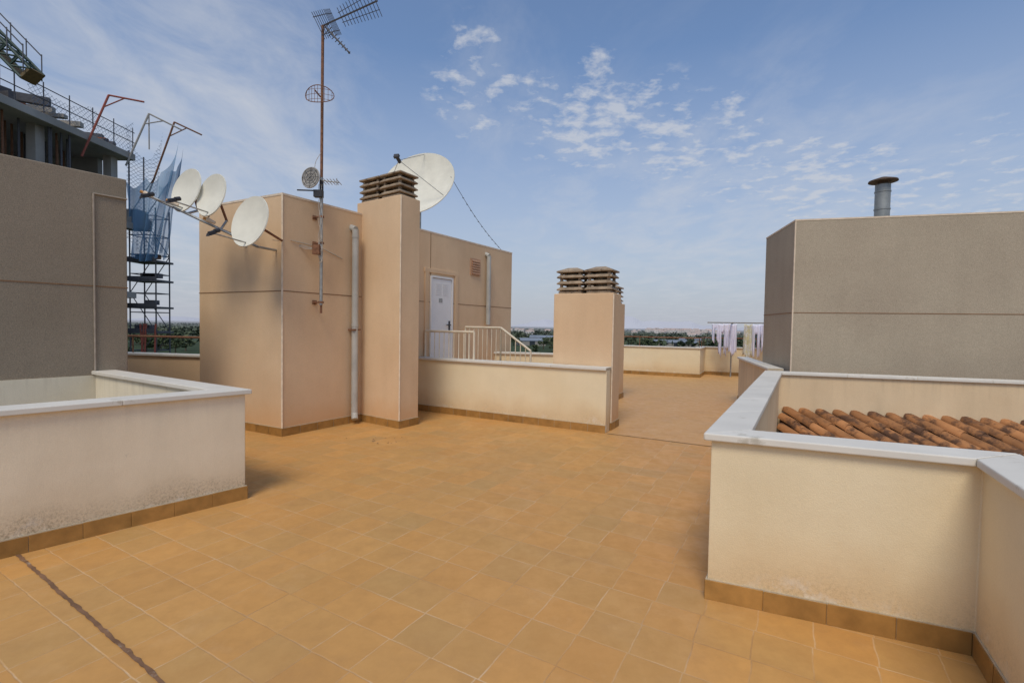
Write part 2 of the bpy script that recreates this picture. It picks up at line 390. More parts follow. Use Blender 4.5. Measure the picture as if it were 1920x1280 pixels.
b=MB(); b.obox(T(t1-.07,.024,1.58),d.to_3d()*.02,nrm.to_3d()*.006,(0,0,.1)); b.rod(T(t1-.07,.06,1.6),T(t1-.19,.06,1.6),.011); b.rod(T(t1-.07,.02,1.6),T(t1-.07,.065,1.6),.01)
part(b,'handle',dr,['dark'])
b=MB()
for tt in (t0-.14,t1+.16): b.obox(T(tt,.008,1.55),d.to_3d()*.05,nrm.to_3d()*.014,(0,0,1.05))
b.obox(T((t0+t1)/2,.008,2.64),d.to_3d()*((t1-t0)/2+.21),nrm.to_3d()*.014,(0,0,.04))
part(b,'door_surround',st,['pink'],.004)
t2=atY(10.55)
b=MB(); b.obox(T(t2,.01,2.86),d.to_3d()*.17,nrm.to_3d()*.012,(0,0,.18),0)
for i in range(6): b.obox(T(t2,.03,2.73+.052*i),d.to_3d()*.14,nrm.to_3d()*.012+V((0,0,-.012)),(0,0,.01),0)
part(b,'vent_grille',st,['vent'])
b=MB(); tp=atY(7.74)
b.rod(T(tp,.085,3.08),T(tp,.085,.17),.052,16); b.rod(T(tp,-.02,3.12),T(tp,.085,3.08),.052,16); b.rod(T(tp,.085,.17),T(tp-.03,.13,.08),.052,16)
for z in (1.55,2.95): b.rod(T(tp,.085,z),T(tp,.085,z+.04),.057,16)
part(b,'rain_pipe',st,['pipe'],0,True)
for z in (1.5,):
    b=MB(); b.obox(T(tp,.07,z),d.to_3d()*.07,nrm.to_3d()*.065,(0,0,.012)); part(b,'pipe_clamp',st,['rusty'])
b=MB(); tp2=atY(10.9)
b.rod(T(tp2,.08,3.15),T(tp2,.08,1.62),.05,12); b.rod(T(tp2,-.02,3.2),T(tp2,.08,3.15),.05,12)
part(b,'rain_pipe',st,['pipe'],0,True)
b=MB()
b.path([T(.12,.012,2.75),T(.6,.012,2.72),T(1.0,.012,2.6)],.006,5)
part(b,'cable',st,['cable'])

# ------------------------------------------------------------ chimneys
def cowl(cx,cy,z,ax,ay,par):
    ax=V((*ax,0));ay=V((*ay,0)); c=V((cx,cy,z)); up=V((0,0,1))
    b=MB()
    for sx in (-1,1):
        for sy in (-1,1): b.obox(c+ax*sx*.70+ay*sy*.70+up*.17,ax*.10,ay*.10,up*.17)
    b.obox(c+up*.02,ax*.88,ay*.88,up*.02)
    for i in range(3):
        zz=.055+i*.1
        lo=[c+ax*s1*1.0+ay*s2*1.0+up*zz for s1,s2 in((-1,-1),(1,-1),(1,1),(-1,1))]
        hi=[c+ax*s1*.80+ay*s2*.80+up*(zz+.055) for s1,s2 in((-1,-1),(1,-1),(1,1),(-1,1))]
        lo2=[p+up*.020 for p in lo]
        b.hexa(lo,lo2); b.hexa([p-up*.001 for p in lo2],hi)
    lo=[c+ax*s1*1.02+ay*s2*1.02+up*.345 for s1,s2 in((-1,-1),(1,-1),(1,1),(-1,1))]
    b.hexa(lo,[p+up*.025 for p in lo])
    b.hexa([p+up*.025 for p in lo],[c+ax*s1*.35+ay*s2*.35+up*.43 for s1,s2 in((-1,-1),(1,-1),(1,1),(-1,1))])
    b.rod(c+up*.04,c+up*.34,.1,10)
    return part(b,'chimney_cowl',par,['concrete'],.006)
def chimney(pl,pf,pr,h,label):
    r=root('chimney_stack',(pf.x,pf.y,0),label,'chimney','rendered chimney stacks on the roof')
    pb=pl+pr-pf
    b=MB(); b.prism([pl,pf,pr,pb],0,h); part(b,'shaft',r,['pink'],.01)
    b=MB(); b.strip([pl,pf,pr],-.014,-.001,0,.115,0,.28,.005); part(b,'skirting',r,['skirt'],.002)
    b=MB(); b.strip([pl,pf,pr],-.009,-.0005,0,.121); part(b,'skirting_grout',r,['grout'])
    b=MB(); b.obox((pf.x,pf.y-.002,h/2+.05),(.009,0,0),(0,.006,0),(0,0,h/2-.07)); part(b,'edge_bead',r,['bead'])
    u=(pf-pl); w=(pr-pf)
    for k in (.26,.74):
        c=pl+u*k+w*.5
        cowl(c.x,c.y,h,u*.225,w*.47,r)
    return r
Bl=V((-2.57,7.98)); Bf=V((-1.71,7.37)); Br=V((-1.49,7.73))
chimney(Bl,Bf,Br,3.56,'tall pinkish rendered chimney with louvred concrete cowls beside the stair tower')
Df=V((1.56,7.50)); Dl=Df+V((-.88,.49)); Dr=Df+V((.2,.37))
chimney(Dl,Df,Dr,2.14,'short pinkish chimney with two louvred concrete cowls behind a low wall')
Ef=V((2.36,10.72)); El=Ef+V((-.88,.45)); Er=Ef+V((.22,.4))
chimney(El,Ef,Er,2.14,'short pinkish chimney with louvred cowls near the roof edge')

# ------------------------------------------------------------ landing, steps and rails
sl=root('entrance_stairs',(-1,9.3,0),'raised tiled landing with steps below the white tower door','stairs')
O=T(atY(9.15),0,0).to_2d(); e=V((.862,-.507)); rr=d
b=MB(); wd=1.3
b.prism([O,O+e*.95,O+e*.95+rr*wd,O+rr*wd],0,.55)
for i in range(2): b.prism([O+e*(.95+.3*i),O+e*(1.25+.3*i),O+e*(1.25+.3*i)+rr*wd,O+e*(.95+.3*i)+rr*wd],0,.55-.183*(i+1))
part(b,'steps',sl,['floor2'],.005)
def railing(pts,label,bars=.11,h=.92):
    b=MB(); b.path(pts,.022,8); low=[p-V((0,0,h-.1)) for p in pts]; b.path(low,.014,6)
    for a,c in zip(pts[:-1],pts[1:]):
        n=max(1,int((c-a).to_2d().length/bars))
        for i in range(n+1):
            p=a.lerp(c,i/n); k=h if i in(0,n) else h-.1
            b.rod(p,p-V((0,0,k)),.02 if i in (0,n) else .009,6)
    return thing(b,'stair_railing',['rail'],label,'railing','cream painted stair railings')
O3=lambda a,bb,z: V((*(O+e*a+rr*bb),z))
railing([O3(.05,.03,1.48),O3(1.17,.03,1.48)],'cream metal railing along the raised landing')
railing([O3(.05,wd-.03,1.56),O3(.93,wd-.03,1.56),O3(1.62,wd-.03,1.12)],'cream metal railing sloping down along the steps',h=1.0)

# ------------------------------------------------------------ grey blocks
gb=root('grey_rooftop_block',(-4.72,5.94,0),'dark grey granulate rendered rooftop block with thin conduit','building')
g0=V((-4.72,5.94)); gd=V((-.577,-.817)); g1=g0+gd*5; gn=V((-.85,.52))
b=MB(); b.prism([g0,g1,g1+gn*4,g0+gn*4],0,3.3); part(b,'wall',gb,['grey'],.012)
b=MB(); b.strip([g1,g0,g0+gn*4],-.004,0,1.98,1.993); part(b,'panel_joint',gb,['joint'])
b=MB(); b.strip([g1,g0+gd*.17],-.012,0,-1.6,.94); part(b,'lower_render',gb,['white_inner'])
b=MB(); q=lambda t,z:V((*(g0+gd*t+V((.817,-.577))*.012),z))
b.path([q(0,3.06),q(.32,3.06),q(.32,1.0)],.010,6); part(b,'conduit',gb,['conduit'])
gb=root('grey_rooftop_block',(4.45,7.7,0),'light grey granulate rendered rooftop block with panel joints','building')
f0=V((4.45,7.7)); f1=V((10.4,6.05)); fl=V((4.80,9.25))
b=MB(); b.prism([fl,f0,f1,f1+V((1,3))],0,3.35); part(b,'wall',gb,['grey2'],.012)
b=MB(); b.strip([fl,f0,f1],-.004,0,1.88,1.892); part(b,'panel_joint',gb,['joint'])
b=MB(); b.obox((f0.x,f0.y-.003,1.7),(.009,0,0),(0,.007,0),(0,0,1.62)); b.strip([fl,f0,f1],-.005,0,3.33,3.354); part(b,'edge_bead',gb,['bead'])
sp=root('flue_pipe',(5.9,7.85,3.35),'zinc flue pipe with dark round cap on the grey block','chimney')
fx,fy=5.92,7.85
b=MB(); b.rod((fx,fy,3.34),(fx,fy,3.96),.105,24); b.rod((fx,fy,3.56),(fx,fy,3.58),.112,24); b.rod((fx,fy,3.84),(fx,fy,3.86),.112,24)
part(b,'pipe',sp,['flue'],0,True)
b=MB(); b.rod((fx,fy,3.95),(fx,fy,4.02),.08,20); b.rod((fx,fy,4.01),(fx,fy,4.03),.20,28,0,.195); b.rod((fx,fy,4.03),(fx,fy,4.08),.195,28,0,.05)
part(b,'cap',sp,['fluecap'],0,True)

# ------------------------------------------------------------ pit tile roof
tr=root('tiled_roof',(4.2,6.9,.4),'weathered terracotta barrel tile roof sunk inside the low walls','roof')
b=MB(); wv=V((.961,-.276)); gv=V((.34,-.94)).normalized(); slope=.40
o0=K3+V((.12,-.17)); lw=(K1-K3).normalized()
nbk=V((wv.y,-wv.x)); nbk=nbk if nbk.dot(gv)>0 else -nbk
SPC=.215
def barrel(b,s0,a,L,r0,r1,z0,lift):
    side=V((gv.y,-gv.x)); vs=[]; n=10
    for (tt,rad,lf) in ((a,r0,0),(a+L,r1,lift)):
        c=s0+gv*tt; z=z0-slope*tt+lf
        for ring in (0,-.013):
            for k in range(n+1):
                th=math.pi*k/n
                q=c+side*(math.cos(th)*(rad+ring)); vs.append((q.x,q.y,z+math.sin(th)*(rad+ring)*.85))
    m=n+1; fs=[]
    for k in range(n):
        fs+=[(k,k+1,2*m+k+1,2*m+k),(m+k,3*m+k,3*m+k+1,m+k+1),(k,m+k,m+k+1,k+1),(2*m+k,2*m+k+1,3*m+k+1,3*m+k)]
    fs+=[(0,2*m,3*m,m),(n,m+n,3*m+n,2*m+n)]
    b.add(vs,fs)
for i in range(-12,27):
    s0=o0+wv*(SPC*i+.07)
    if i<=0:
        den=gv.x*lw.y-gv.y*lw.x
        dd=o0-s0; tpar=max(0,(dd.x*lw.y-dd.y*lw.x)/den+.03)
    else: tpar=0
    zc_=random.uniform(-.004,.004)
    for j in range(int(tpar/.38),8):
        st_=max(tpar,j*.38); en=j*.38+.44
        if en-st_<.12: continue
        barrel(b,s0,st_,en-st_,.080,.090,.43+zc_,.014)
part(b,'cover_tile',tr,['tile_roof'],0,True)
b=MB()
def zr(p): return .40-slope*((p-o0).dot(nbk)/gv.dot(nbk))
p=[o0,o0+wv*5.5,o0+wv*5.5+gv*3.0,o0+lw*3.0]
b.add([(q.x,q.y,zr(q)-.01) for q in p],[(0,1,2,3)])
part(b,'roof_bed',tr,['bed'])

# ------------------------------------------------------------ satellite dishes
def reflector(c,nrm3,rx,ry,depth,upv=V((0,0,1))):
    nrm3=V(nrm3).normalized(); c=V(c); a=upv.cross(nrm3).normalized(); u=nrm3.cross(a)
    b=MB(); R=12; K=40; vs=[c-nrm3*depth]; back=[c-nrm3*(depth+.012)]
    for i in range(1,R+1):
        f=i/R
        for k in range(K):
            th=2*math.pi*k/K; q=c+a*(rx*f*math.cos(th))+u*(ry*f*math.sin(th))-nrm3*(depth*(1-f*f)); vs.append(q); back.append(q-nrm3*.012+ (a*math.cos(th)+u*math.sin(th))*(.006*f))
    N=len(vs); fs=[]
    for k in range(K):
        fs.append((0,1+k,1+(k+1)%K)); fs.append((N,N+1+(k+1)%K,N+1+k))
        for i in range(R-1):
            o=1+i*K; p_=o+K
            fs.append((o+k,p_+k,p_+(k+1)%K,o+(k+1)%K)); fs.append((N+o+k,N+o+(k+1)%K,N+p_+(k+1)%K,N+p_+k))
        o=1+(R-1)*K; fs.append((o+k,N+o+k,N+o+(k+1)%K,o+(k+1)%K))
    b.add(vs+back,fs); return b,a,u,nrm3
def offset_dish(c,nv,rx,ry,label,armlen=.42,mount=None):
    r=root('satellite_dish',c,label,'satellite dish','offset satellite dishes on the stair tower')
    b,a,u,n=reflector(c,nv,rx,ry,.055); part(b,'reflector',r,['dish'],0,True)
    c=V(c); bot=c-u*ry; tip=bot+n*armlen-u*.02
    b=MB(); b.rod(bot-n*.03+u*.06,tip,.009,8); b.rod(c-n*.07,bot-n*.04,.010,8); part(b,'feed_arm',r,['galv'])
    b=MB(); hd=tip+u*.03; di=(c-hd).normalized(); b.rod(hd,hd+di*.06,.026,12); b.rod(hd-di*.09,hd,.018,10); b.obox(hd-di*.05-u*.02,a*.02,di*.05,u*.018); part(b,'receiver',r,['dark'],0,True)
    b=MB(); b.obox(c-n*.10,a*.05,u*.06,n*.03); m=mount or (c-n*.35)
    b.rod(c-n*.12,V(m),.017,8); part(b,'mount',r,['rusty'])
    return r
nv=(-.30,-.91,.24)
offset_dish((-3.37,6.2,2.88),nv,.285,.345,'off-white satellite dish bracketed to the tower corner',mount=(-3.19,6.70,2.72))
offset_dish((-3.97,6.38,3.25),nv,.235,.30,'off-white satellite dish held on a tilted mounting bar',mount=(-3.9,6.62,2.95))
offset_dish((-4.38,6.5,3.34),nv,.245,.31,'off-white satellite dish at the outer end of a mounting bar',mount=(-4.35,6.72,3.1))
b=MB(); b.rod((-4.78,6.42,3.22),(-3.42,6.5,2.60),.017,10); b.rod((-3.42,6.5,2.60),(-3.3,6.82,2.60),.016,8); b.rod((-4.35,6.48,3.02),(-4.35,6.72,3.12),.016); b.rod((-3.9,6.48,2.82),(-3.9,6.62,2.97),.016)
b.rod((-3.9,6.47,2.82),(-3.95,7.12,2.82),.016)
thing(b,'dish_mounting_bar',['galv'],'tilted galvanised bar carrying satellite dishes off the tower wall','bracket')
for p,lab in (((-4.77,6.38,3.22),'pale satellite receiver head at the tip of a bar'),((-4.45,6.4,3.12),'pale satellite receiver head clamped on a bar'),((-3.98,6.42,2.9),'orange capped satellite receiver head on a bar')):
    b=MB(); p=V(p); b.rod(p+V((-.05,-.03,.03)),p+V((.04,0,-.01)),.033,12,0,.020); b.rod(p+V((-.085,-.05,.045)),p+V((-.05,-.03,.03)),.020,10,1)
    thing(b,'satellite_receiver',['bead','orange'],lab,'antenna part','satellite receiver heads on the mounting bar')
bd=root('large_satellite_dish',(-1.85,9.6,3.38),'large white satellite dish with guy wire on the tower roof','satellite dish')
bc=V((-1.95,9.75,4.43)); bn=(-.22,-.86,.44)
b,a,u,n=reflector(bc,bn,.78,.78,.17); part(b,'reflector',bd,['dish'],0,True)
fp=bc+n*.60-a*.12
b=MB()
for th in (90,210,330):
    q=bc+a*(.74*math.cos(math.radians(th)))+u*(.74*math.sin(math.radians(th))); b.rod(q,fp,.006,6)
part(b,'feed_strut',bd,['galv'])
b=MB(); b.rod(fp-n*.05,fp+n*.1,.035,12); b.obox(fp+n*.1,a*.05,u*.035,n*.025); part(b,'feed_horn',bd,['dark'])
b=MB(); b.rod((-1.95,10.0,3.38),(-1.95,10.0,4.3),.045,12); b.obox(bc-n*.26,a*.14,u*.14,n*.05); b.rod((-1.95,10,4.28),bc-n*.25,.04,8); b.rod((-2.2,10.3,3.38),(-1.95,10,4.0),.02); part(b,'mount',bd,['galv'])
b=MB()
w0=bc+a*.70+u*.1; w1=V((-.28,11.5,3.38))
pts=[w0.lerp(w1,i/14)-V((0,0,math.sin(math.pi*i/14)*.10)) for i in range(15)]
b.path(pts,.005,5)
for i in range(3,14): b.rod(pts[i]-V((.015,0,0)),pts[i]+V((.015,0,-.01)),.009,5)
part(b,'guy_wire',bd,['steel'])

# ------------------------------------------------------------ antenna mast
am=root('antenna_mast',(-2.8,7.08,1.72),'rusty antenna mast bracketed to the tower with aerials and small dish','antenna')
mx,my=-2.8,7.08
b=MB(); b.rod((mx,my,3.62),(mx+.01,my,5.86),.021,10,1); b.rod((mx,my,1.86),(mx,my,3.7),.024,10,0); b.rod((mx,my,1.74),(mx,my,1.86),.018,8,1); part(b,'pole',am,['galv','rusty'],0,True)
w_=A0+d*((V((mx,my))-A0).dot(d))
for z in (2.76,3.14,1.9):
    b=MB(); b.rod((mx,my,z),(w_.x-.02,w_.y,z),.010,6); b.obox((w_.x,w_.y,z),d.to_3d()*.035,nrm.to_3d()*.01,(0,0,.03)); b.obox((mx,my,z),(.03,0,0),(0,.028,0),(0,0,.014)); b.rod((mx,my,z),(mx-.13,my+.02,z),.009,6)
    part(b,'bracket',am,['rusty'])
b=MB(); top=V((mx+.06,my,5.88)); bdv=V((.90,-.28,.20)).normalized(); ex=V((.22,.50,-.72)); ex=(ex-bdv*ex.dot(bdv)).normalized(); ey=bdv.cross(ex)
b.rod(top-bdv*.08,top+bdv*.86,.012,6)
for i in range(12):
    c=top+bdv*(.26+.052*i); l=.12+.006*i
    b.rod(c-ex*l,c+ex*l,.0048,5)
for s_ in (-1,1): b.rod(top+bdv*.24+ex*s_*.06,top+bdv*.84+ex*s_*.10,.0045,5)
part(b,'aerial_boom',am,['steel'])
b=MB()
for sg in (1,-1):
    dv=(ey*sg*.8-bdv*.1).normalized()
    for i in range(6):
        c=top+bdv*.05+dv*(.03+.052*i); b.rod(c-ex*.17,c+ex*.17,.0045,5)
    for s2 in (-.11,.11): b.rod(top+bdv*.05+ex*s2,top+bdv*.05+dv*.31+ex*s2,.006,5)
part(b,'aerial_reflector',am,['steel'])
b=MB(); c0=top+V((.0,-.03,-.06)); c1=top+V((.36,-.08,-.44)); sdv=(c1-c0).normalized(); sn=sdv.cross(V((0,1,0))).normalized()
b.obox((c0+c1)/2,(c1-c0)/2,V((0,.03,0)),sn*.008)
for i in range(9): c=c0.lerp(c1,i/8); b.rod(c-sn*.07*(1-i/11),c+sn*.07*(1-i/11),.006,5)
part(b,'aerial_director',am,['steel'])
b=MB(); c=V((mx,my-.05,4.83)); 
def gp(x,z): return c+V((x,-.10+.9*x*x*2,z))
for i in range(-4,5):
    x=i*.045; hh=.115*math.sqrt(max(.15,1-(i/5)**2)); b.rod(gp(x,-hh),gp(x,hh),.003,5)
for z in (-.07,0,.07):
    ww=.2*math.sqrt(1-(z/.13)**2); pts=[gp(-ww+2*ww*i/10,z) for i in range(11)]; b.path(pts,.003,5)
ring=[gp(.205*math.cos(i*math.pi/12),.12*math.sin(i*math.pi/12)) for i in range(25)]; b.path(ring,.006,6)
b.rod(c,c+V((0,-.2,0)),.010,6)
part(b,'grid_antenna',am,['rusty'])
b,a,u,n=reflector((mx-.13,my-.08,3.68),(-.15,-.95,.15),.135,.155,.03)
for k in range(3): 
    rr_=.05+.035*k; cc=V((mx-.13,my-.08,3.68))+n*.004
    ring=[cc+a*rr_*math.cos(i*math.pi/10)+u*rr_*1.12*math.sin(i*math.pi/10) for i in range(21)]; b.path(ring,.003,5,1)
for k in range(4): th=k*math.pi/4; b.rod(cc-a*.13*math.cos(th)-u*.15*math.sin(th),cc+a*.13*math.cos(th)+u*.15*math.sin(th),.003,5,1)
part(b,'small_dish',am,['conc_far','dark'],0,True)
b=MB(); b.rod((mx-.1,my-.05,3.5),(mx-.24,my-.25,3.45),.01); b.rod((mx-.1,my-.05,3.5),(mx,my,3.5),.01); b.rod((mx,my,3.66),(mx,my,3.5),.03); b.obox((mx-.03,my-.03,3.46),(.06,0,0),(0,.04,0),(0,0,.05)); part(b,'dish_bracket',am,['dark'])
b=MB(); b.rod((mx,my,3.66),(mx+.27,my-.05,3.62),.008)
for i in range(6): b.rod((mx+.03+.045*i,my-.12,3.65),(mx+.03+.045*i,my+.1,3.63),.005,5)
b.rod((mx+.24,my-.05,3.58),(mx+.24,my-.05,3.68),.005); part(b,'small_aerial',am,['galv'])
b=MB(); b.obox((mx-.05,my-.04,2.66),(.05,0,0),(0,.04,0),(0,0,.07)); part(b,'junction_box',am,['rusty'])
b=MB()
for k in range(3):
    random.seed(30+k); ph=k*2
    pts=[V((mx+.028*math.sin(i*.55+ph)+random.uniform(-.006,.006),my-.03,3.6-i*.06)) for i in range(19)]
    b.path(pts,.0032,5)
random.seed(50)
for k in range(2):
    pts=[V((mx+.03*math.sin(i*1.4+k),my-.035,2.85-i*.035)) for i in range(12)]; b.path(pts,.004,5)
for k in range(3):
    pts=[V((mx-.03,my-.03,2.66)),V((mx-.2,my-.1,2.7-.02*k)),V((mx-.42,my-.2,2.74)),V((-3.3,6.66,2.72))]; b.path(pts,.004,5)
th=[V((mx-.10-.09*math.sin(math.pi*i/10)+.1,my-.02,4.05-.04*i)) for i in range(11)]; b.path(th,.004,5)
part(b,'cable',am,['cable'])

# ------------------------------------------------------------ laundry
cl=root('clothes_line',(7.45,16.3,0),'metal clothes line with posts and crossbars near the far parapet','clothes line')
b=MB(); 
for x,y in ((7.42,16.35),(9.3,15.7)):
    b.rod((x,y,0),(x,y,1.82),.025,8); b.rod((x-.35,y-.75,1.82),(x+.3,y+.6,1.82),.02,8)
for k in range(4):
    t=-.75+.42*k; b.rod((7.42-.75+t*.4,16.35+.2+t,1.83),(9.6+t*.4,15.6+t,1.83),.009,6)
part(b,'frame',cl,['galv'])
def garment(x,y,w,h,kind,mat='cloth',lab='white cotton garment pegged on the clothes line'):
    b=MB(); nx_,nz=14,14; vs=[];fs=[];dx=V((.945,-.33)); ph=random.uniform(0,6)
    for i in range(nx_+1):
        for j in range(nz+1):
            u_=i/nx_; v_=j/nz; ww=w*(1-.12*v_ if kind!='flare' else 1+.15*v_)
            off=.05*math.sin(u_*13+ph+v_*1.5)*(.4+v_)
            px=(u_-.5)*ww; q=V((x,y))+dx*px+V((.33,.945))*off
            sag=.03*math.sin(math.pi*u_) if j==0 else 0
            zz=1.80-v_*h*(1-.08*math.sin(u_*9+ph))-sag
            vs.append((q.x,q.y,zz))
    for i in range(nx_):
        for j in range(nz):
            u_=(i+.5)/nx_; v_=(j+.5)/nz
            if kind=='trousers' and v_>.3 and abs(u_-.5)<.13: continue
            if kind=='shirt' and v_>.35 and (u_<.22 or u_>.78): continue
            a=i*(nz+1)+j; fs.append((a,a+1,a+nz+2,a+nz+1))
    b.add(vs,fs); o=thing(b,'hanging_garment',[mat],lab,'laundry','laundry hanging on the clothes line',smooth=True)
    s=o.modifiers.new('t','SOLIDIFY'); s.thickness=.006
random.seed(7)
G=[(6.92,16.45,.24,.62,'trousers'),(7.14,16.4,.28,1.1,'trousers'),(7.40,16.3,.28,.9,'shirt'),(8.12,16.1,.28,1.15,'trousers'),(8.38,16.1,.28,.9,'shirt'),(8.62,15.9,.26,1.05,'trousers'),(8.88,15.9,.3,.8,'shirt'),(8.25,15.7,.22,.75,'flare'),(7.28,15.95,.22,1.0,'flare'),(8.5,15.65,.22,.95,'trousers'),(7.05,15.9,.22,.8,'shirt')]
for g in G: garment(*g)
garment(7.78,15.95,.24,1.1,'flare','cloth_floral','pale floral cloth pegged among white laundry')

# ------------------------------------------------------------ construction site
cb=root('construction_building',(-20,22,-14),'raw concrete building under construction with open slabs and props','building')
b=MB()
for z in (9.7,6.2,2.7,-.8,-4.3): b.prism([(-40,16.5),(-19.4,16.5),(-19.4,25),(-40,25)],z,z+.32)
part(b,'floor_slab',cb,['conc_far'],.02)
b=MB()
for y in (17,20.6,24.4):
    for x in (-20.2,-25,-30): b.prism([(x-.2,y-.2),(x+.2,y-.2),(x+.2,y+.2),(x-.2,y+.2)],-14,9.7)
part(b,'column',cb,['conc_far'])
b=MB(); b.prism([(-34,14),(-21.2,14),(-21.2,20.2),(-34,20.2)],10.02,12.6); b.prism([(-34,18),(-22.4,18),(-22.4,23),(-34,23)],10.02,11.0); b.prism([(-39,24.6),(-21,24.6),(-21,24.9),(-39,24.9)],-14,9.7)
part(b,'upper_wall',cb,['conc_far'],.02)
b=MB(); random.seed(9)
for i in range(34):
    y=random.uniform(17,24.6); x=random.uniform(-22,-19.6); b.rod((x,y,6.5),(x,y,9.7),.04,6,i%2)
part(b,'prop',cb,['rusty','steel'])
b=MB()
for i in range(20):
    c=V((random.uniform(-22.4,-19.8),random.uniform(17.5,24.4),10.2+random.uniform(0,.5))); a_=random.uniform(0,3); b.obox(c,V((math.cos(a_),math.sin(a_),0))*random.uniform(.4,1.2),V((-math.sin(a_),math.cos(a_),0))*.12,(0,0,random.uniform(.05,.2)),(1,2,1,0)[i%4])
for i in range(9):
    c=V((random.uniform(-22.4,-21.4),random.uniform(14.5,20),12.7+random.uniform(0,.2))); b.obox(c,(random.uniform(.2,.6),.1,0),(-.05,.3,0),(0,0,random.uniform(.06,.2)),i%3)
part(b,'stacked_material',cb,['brickred','steel','conc_far'])
b=MB()
for z in (10.6,11.1): b.rod((-19.45,16.6,z),(-19.45,25,z),.022,6); b.rod((-21.2,14,z+2.4),(-21.2,20.2,z+2.4),.022,6)
for i in range(8): y=16.7+i*1.17; b.rod((-19.45,y,10),(-19.45,y,11.3),.022,6)
for i in range(6): y=14.1+i*1.2; b.rod((-21.2,y,12.4),(-21.2,y,13.7),.022,6)
part(b,'guard_rail',cb,['steel'])
sc=root('scaffold_tower',(-19.1,25.3,-14),'steel scaffold tower with boards beside unfinished concrete floors','scaffold')
b=MB()
xs=(-19.9,-18.55); ys=(25.2,26.2)
for x in xs:
    for y in ys: b.rod((x,y,-14),(x,y,7.4 if x>-19 else 10.3),.035,6)
for k in range(24):
    z=-13+1.0*k
    if z>7: continue
    for y in ys:
        b.rod((xs[0],y,z),(xs[1],y,z),.024,6)
        if k%2==0: b.rod((xs[(k//2)%2],y,z),(xs[1-(k//2)%2],y,z+2),.022,6)
    for x in xs: b.rod((x,ys[0],z),(x,ys[1],z),.024,6)
part(b,'frame',sc,['steel'])
for z in (4.6,3.6,2.2,.9,-1):
    b=MB(); b.prism([(-20,25.1),(-18.4,25.1),(-18.4,26.3),(-20,26.3)],z,z+.10); b.prism([(-20,25.08),(-18.45,25.08),(-18.45,25.11),(-20,25.11)],z+.1,z+.26)
    part(b,'board',sc,['steel'])
random.seed(5)
for k in range(12):
    z=random.choice((4.7,3.7,2.3,1.0)); x=random.uniform(-19.8,-18.7); b=MB(); b.obox((x,25.5,z+.1+.12),(random.uniform(.1,.3),0,0),(0,.2,0),(0,0,.12)); part(b,'loose_block',sc,['rusty' if k%2 else 'steel'])
b=MB(); b.prism([(-20.3,24.95),(-19.3,24.95),(-19.3,26),(-20.3,26)],6.3,6.9); b.prism([(-20.2,25.05),(-19.4,25.05),(-19.4,25.9),(-20.2,25.9)],6.9,7.3); part(b,'concrete_bucket',sc,['conc_far'],.05)
for x,s_ in ((-19.6,.5),(-18.9,-.4),(-19.3,.3),(-18.7,.2)):
    b=MB(); b.rod((x,25.1,-4),(x+s_,25.1,1.4),.045,6); part(b,'red_prop',sc,['red'])
def net(pts_top,pts_bot,label,mat='net',sag=.45,wave=.16):
    b=MB(); n=30;m=30;vs=[];fs=[]
    for i in range(n+1):
        for j in range(m+1):
            f=i/n*(len(pts_top)-1); k=min(int(f),len(pts_top)-2); ff=f-k
            t_=V(pts_top[k]).lerp(V(pts_top[k+1]),ff); bo=V(pts_bot[k]).lerp(V(pts_bot[k+1]),ff)
            v_=j/m; q=t_.lerp(bo,v_); s_=math.sin(math.pi*v_)
            q+=V((.05*math.sin(v_*9+i*.25)*s_,wave*math.sin(i*.75+v_*2)*(.3+v_),-sag*math.sin(math.pi*ff)*(1-v_)))
            vs.append(q)
    for i in range(n):
        for j in range(m): a_=i*(m+1)+j; fs.append((a_,a_+1,a_+m+2,a_+m+1))
    b.add(vs,fs); return thing(b,'safety_net',[mat],label,'net','blue construction safety nets',smooth=True)
net([(-19.75,24.8,8.6),(-18.9,25,8.9),(-18.2,25.1,9.2),(-17.3,25.2,10.8)],[(-19.6,24.9,4.9),(-19.2,25,4.6),(-18.8,25,4.6),(-18.3,25.1,4.8)],'blue safety net hanging from bracket arms beside a scaffold')
net([(-18.5,25.4,8.6),(-17.9,25.5,9.4),(-17.35,25.6,10.6)],[(-18.9,25.4,5.6),(-18.6,25.5,5.2),(-18.3,25.6,4.7)],'blue safety net hanging from bracket arms beside a scaffold')
net([(-19.9,25.0,11.6),(-19.3,25.6,10.0),(-18.7,26,11.6)],[(-19.9,25,5.9),(-19.4,25.4,5.0),(-18.9,25.6,4.6)],'thin safety net hanging from bracket arms beside a scaffold','net2')
net([(-20.9,16.6,12.4),(-20.2,17.0,10.9),(-19.5,17.6,11.0)],[(-20.6,16.4,8.6),(-19.8,16.4,8.9),(-19.4,16.4,9.2)],'blue safety net draped over a slab edge')
net([(-21.1,13.9,14.4),(-20.6,14.6,13.6),(-20.9,16.4,13.4)],[(-21.1,13.9,11.6),(-20.9,14.6,11.8),(-20.9,16.4,12.0)],'blue safety net draped over a slab edge')
net([(-19.5,19.5,11.4),(-19.45,22.5,11.3),(-19.4,24.9,11.6)],[(-19.4,19.5,10.1),(-19.4,22.5,10.1),(-19.4,24.9,10.0)],'sparse safety net along the slab guard rail','net2')
def davit(p0,p1,p2,mat,label,extra=None):
    b=MB(); b.rod(p0,p1,.045,6); b.rod(p1,p2,.04,6); m=V(p0).lerp(V(p1),.8); b.rod(m,V(p1).lerp(V(p2),.45),.028,6)
    if extra: b.rod(p1,extra,.03,6)
    thing(b,'net_bracket',[mat],label,'bracket','steel net bracket arms')
davit((-19.5,22.0,8.9),(-18.75,22.6,11.9),(-17.35,22.9,11.75),'red','red steel bracket arm on the slab edge')
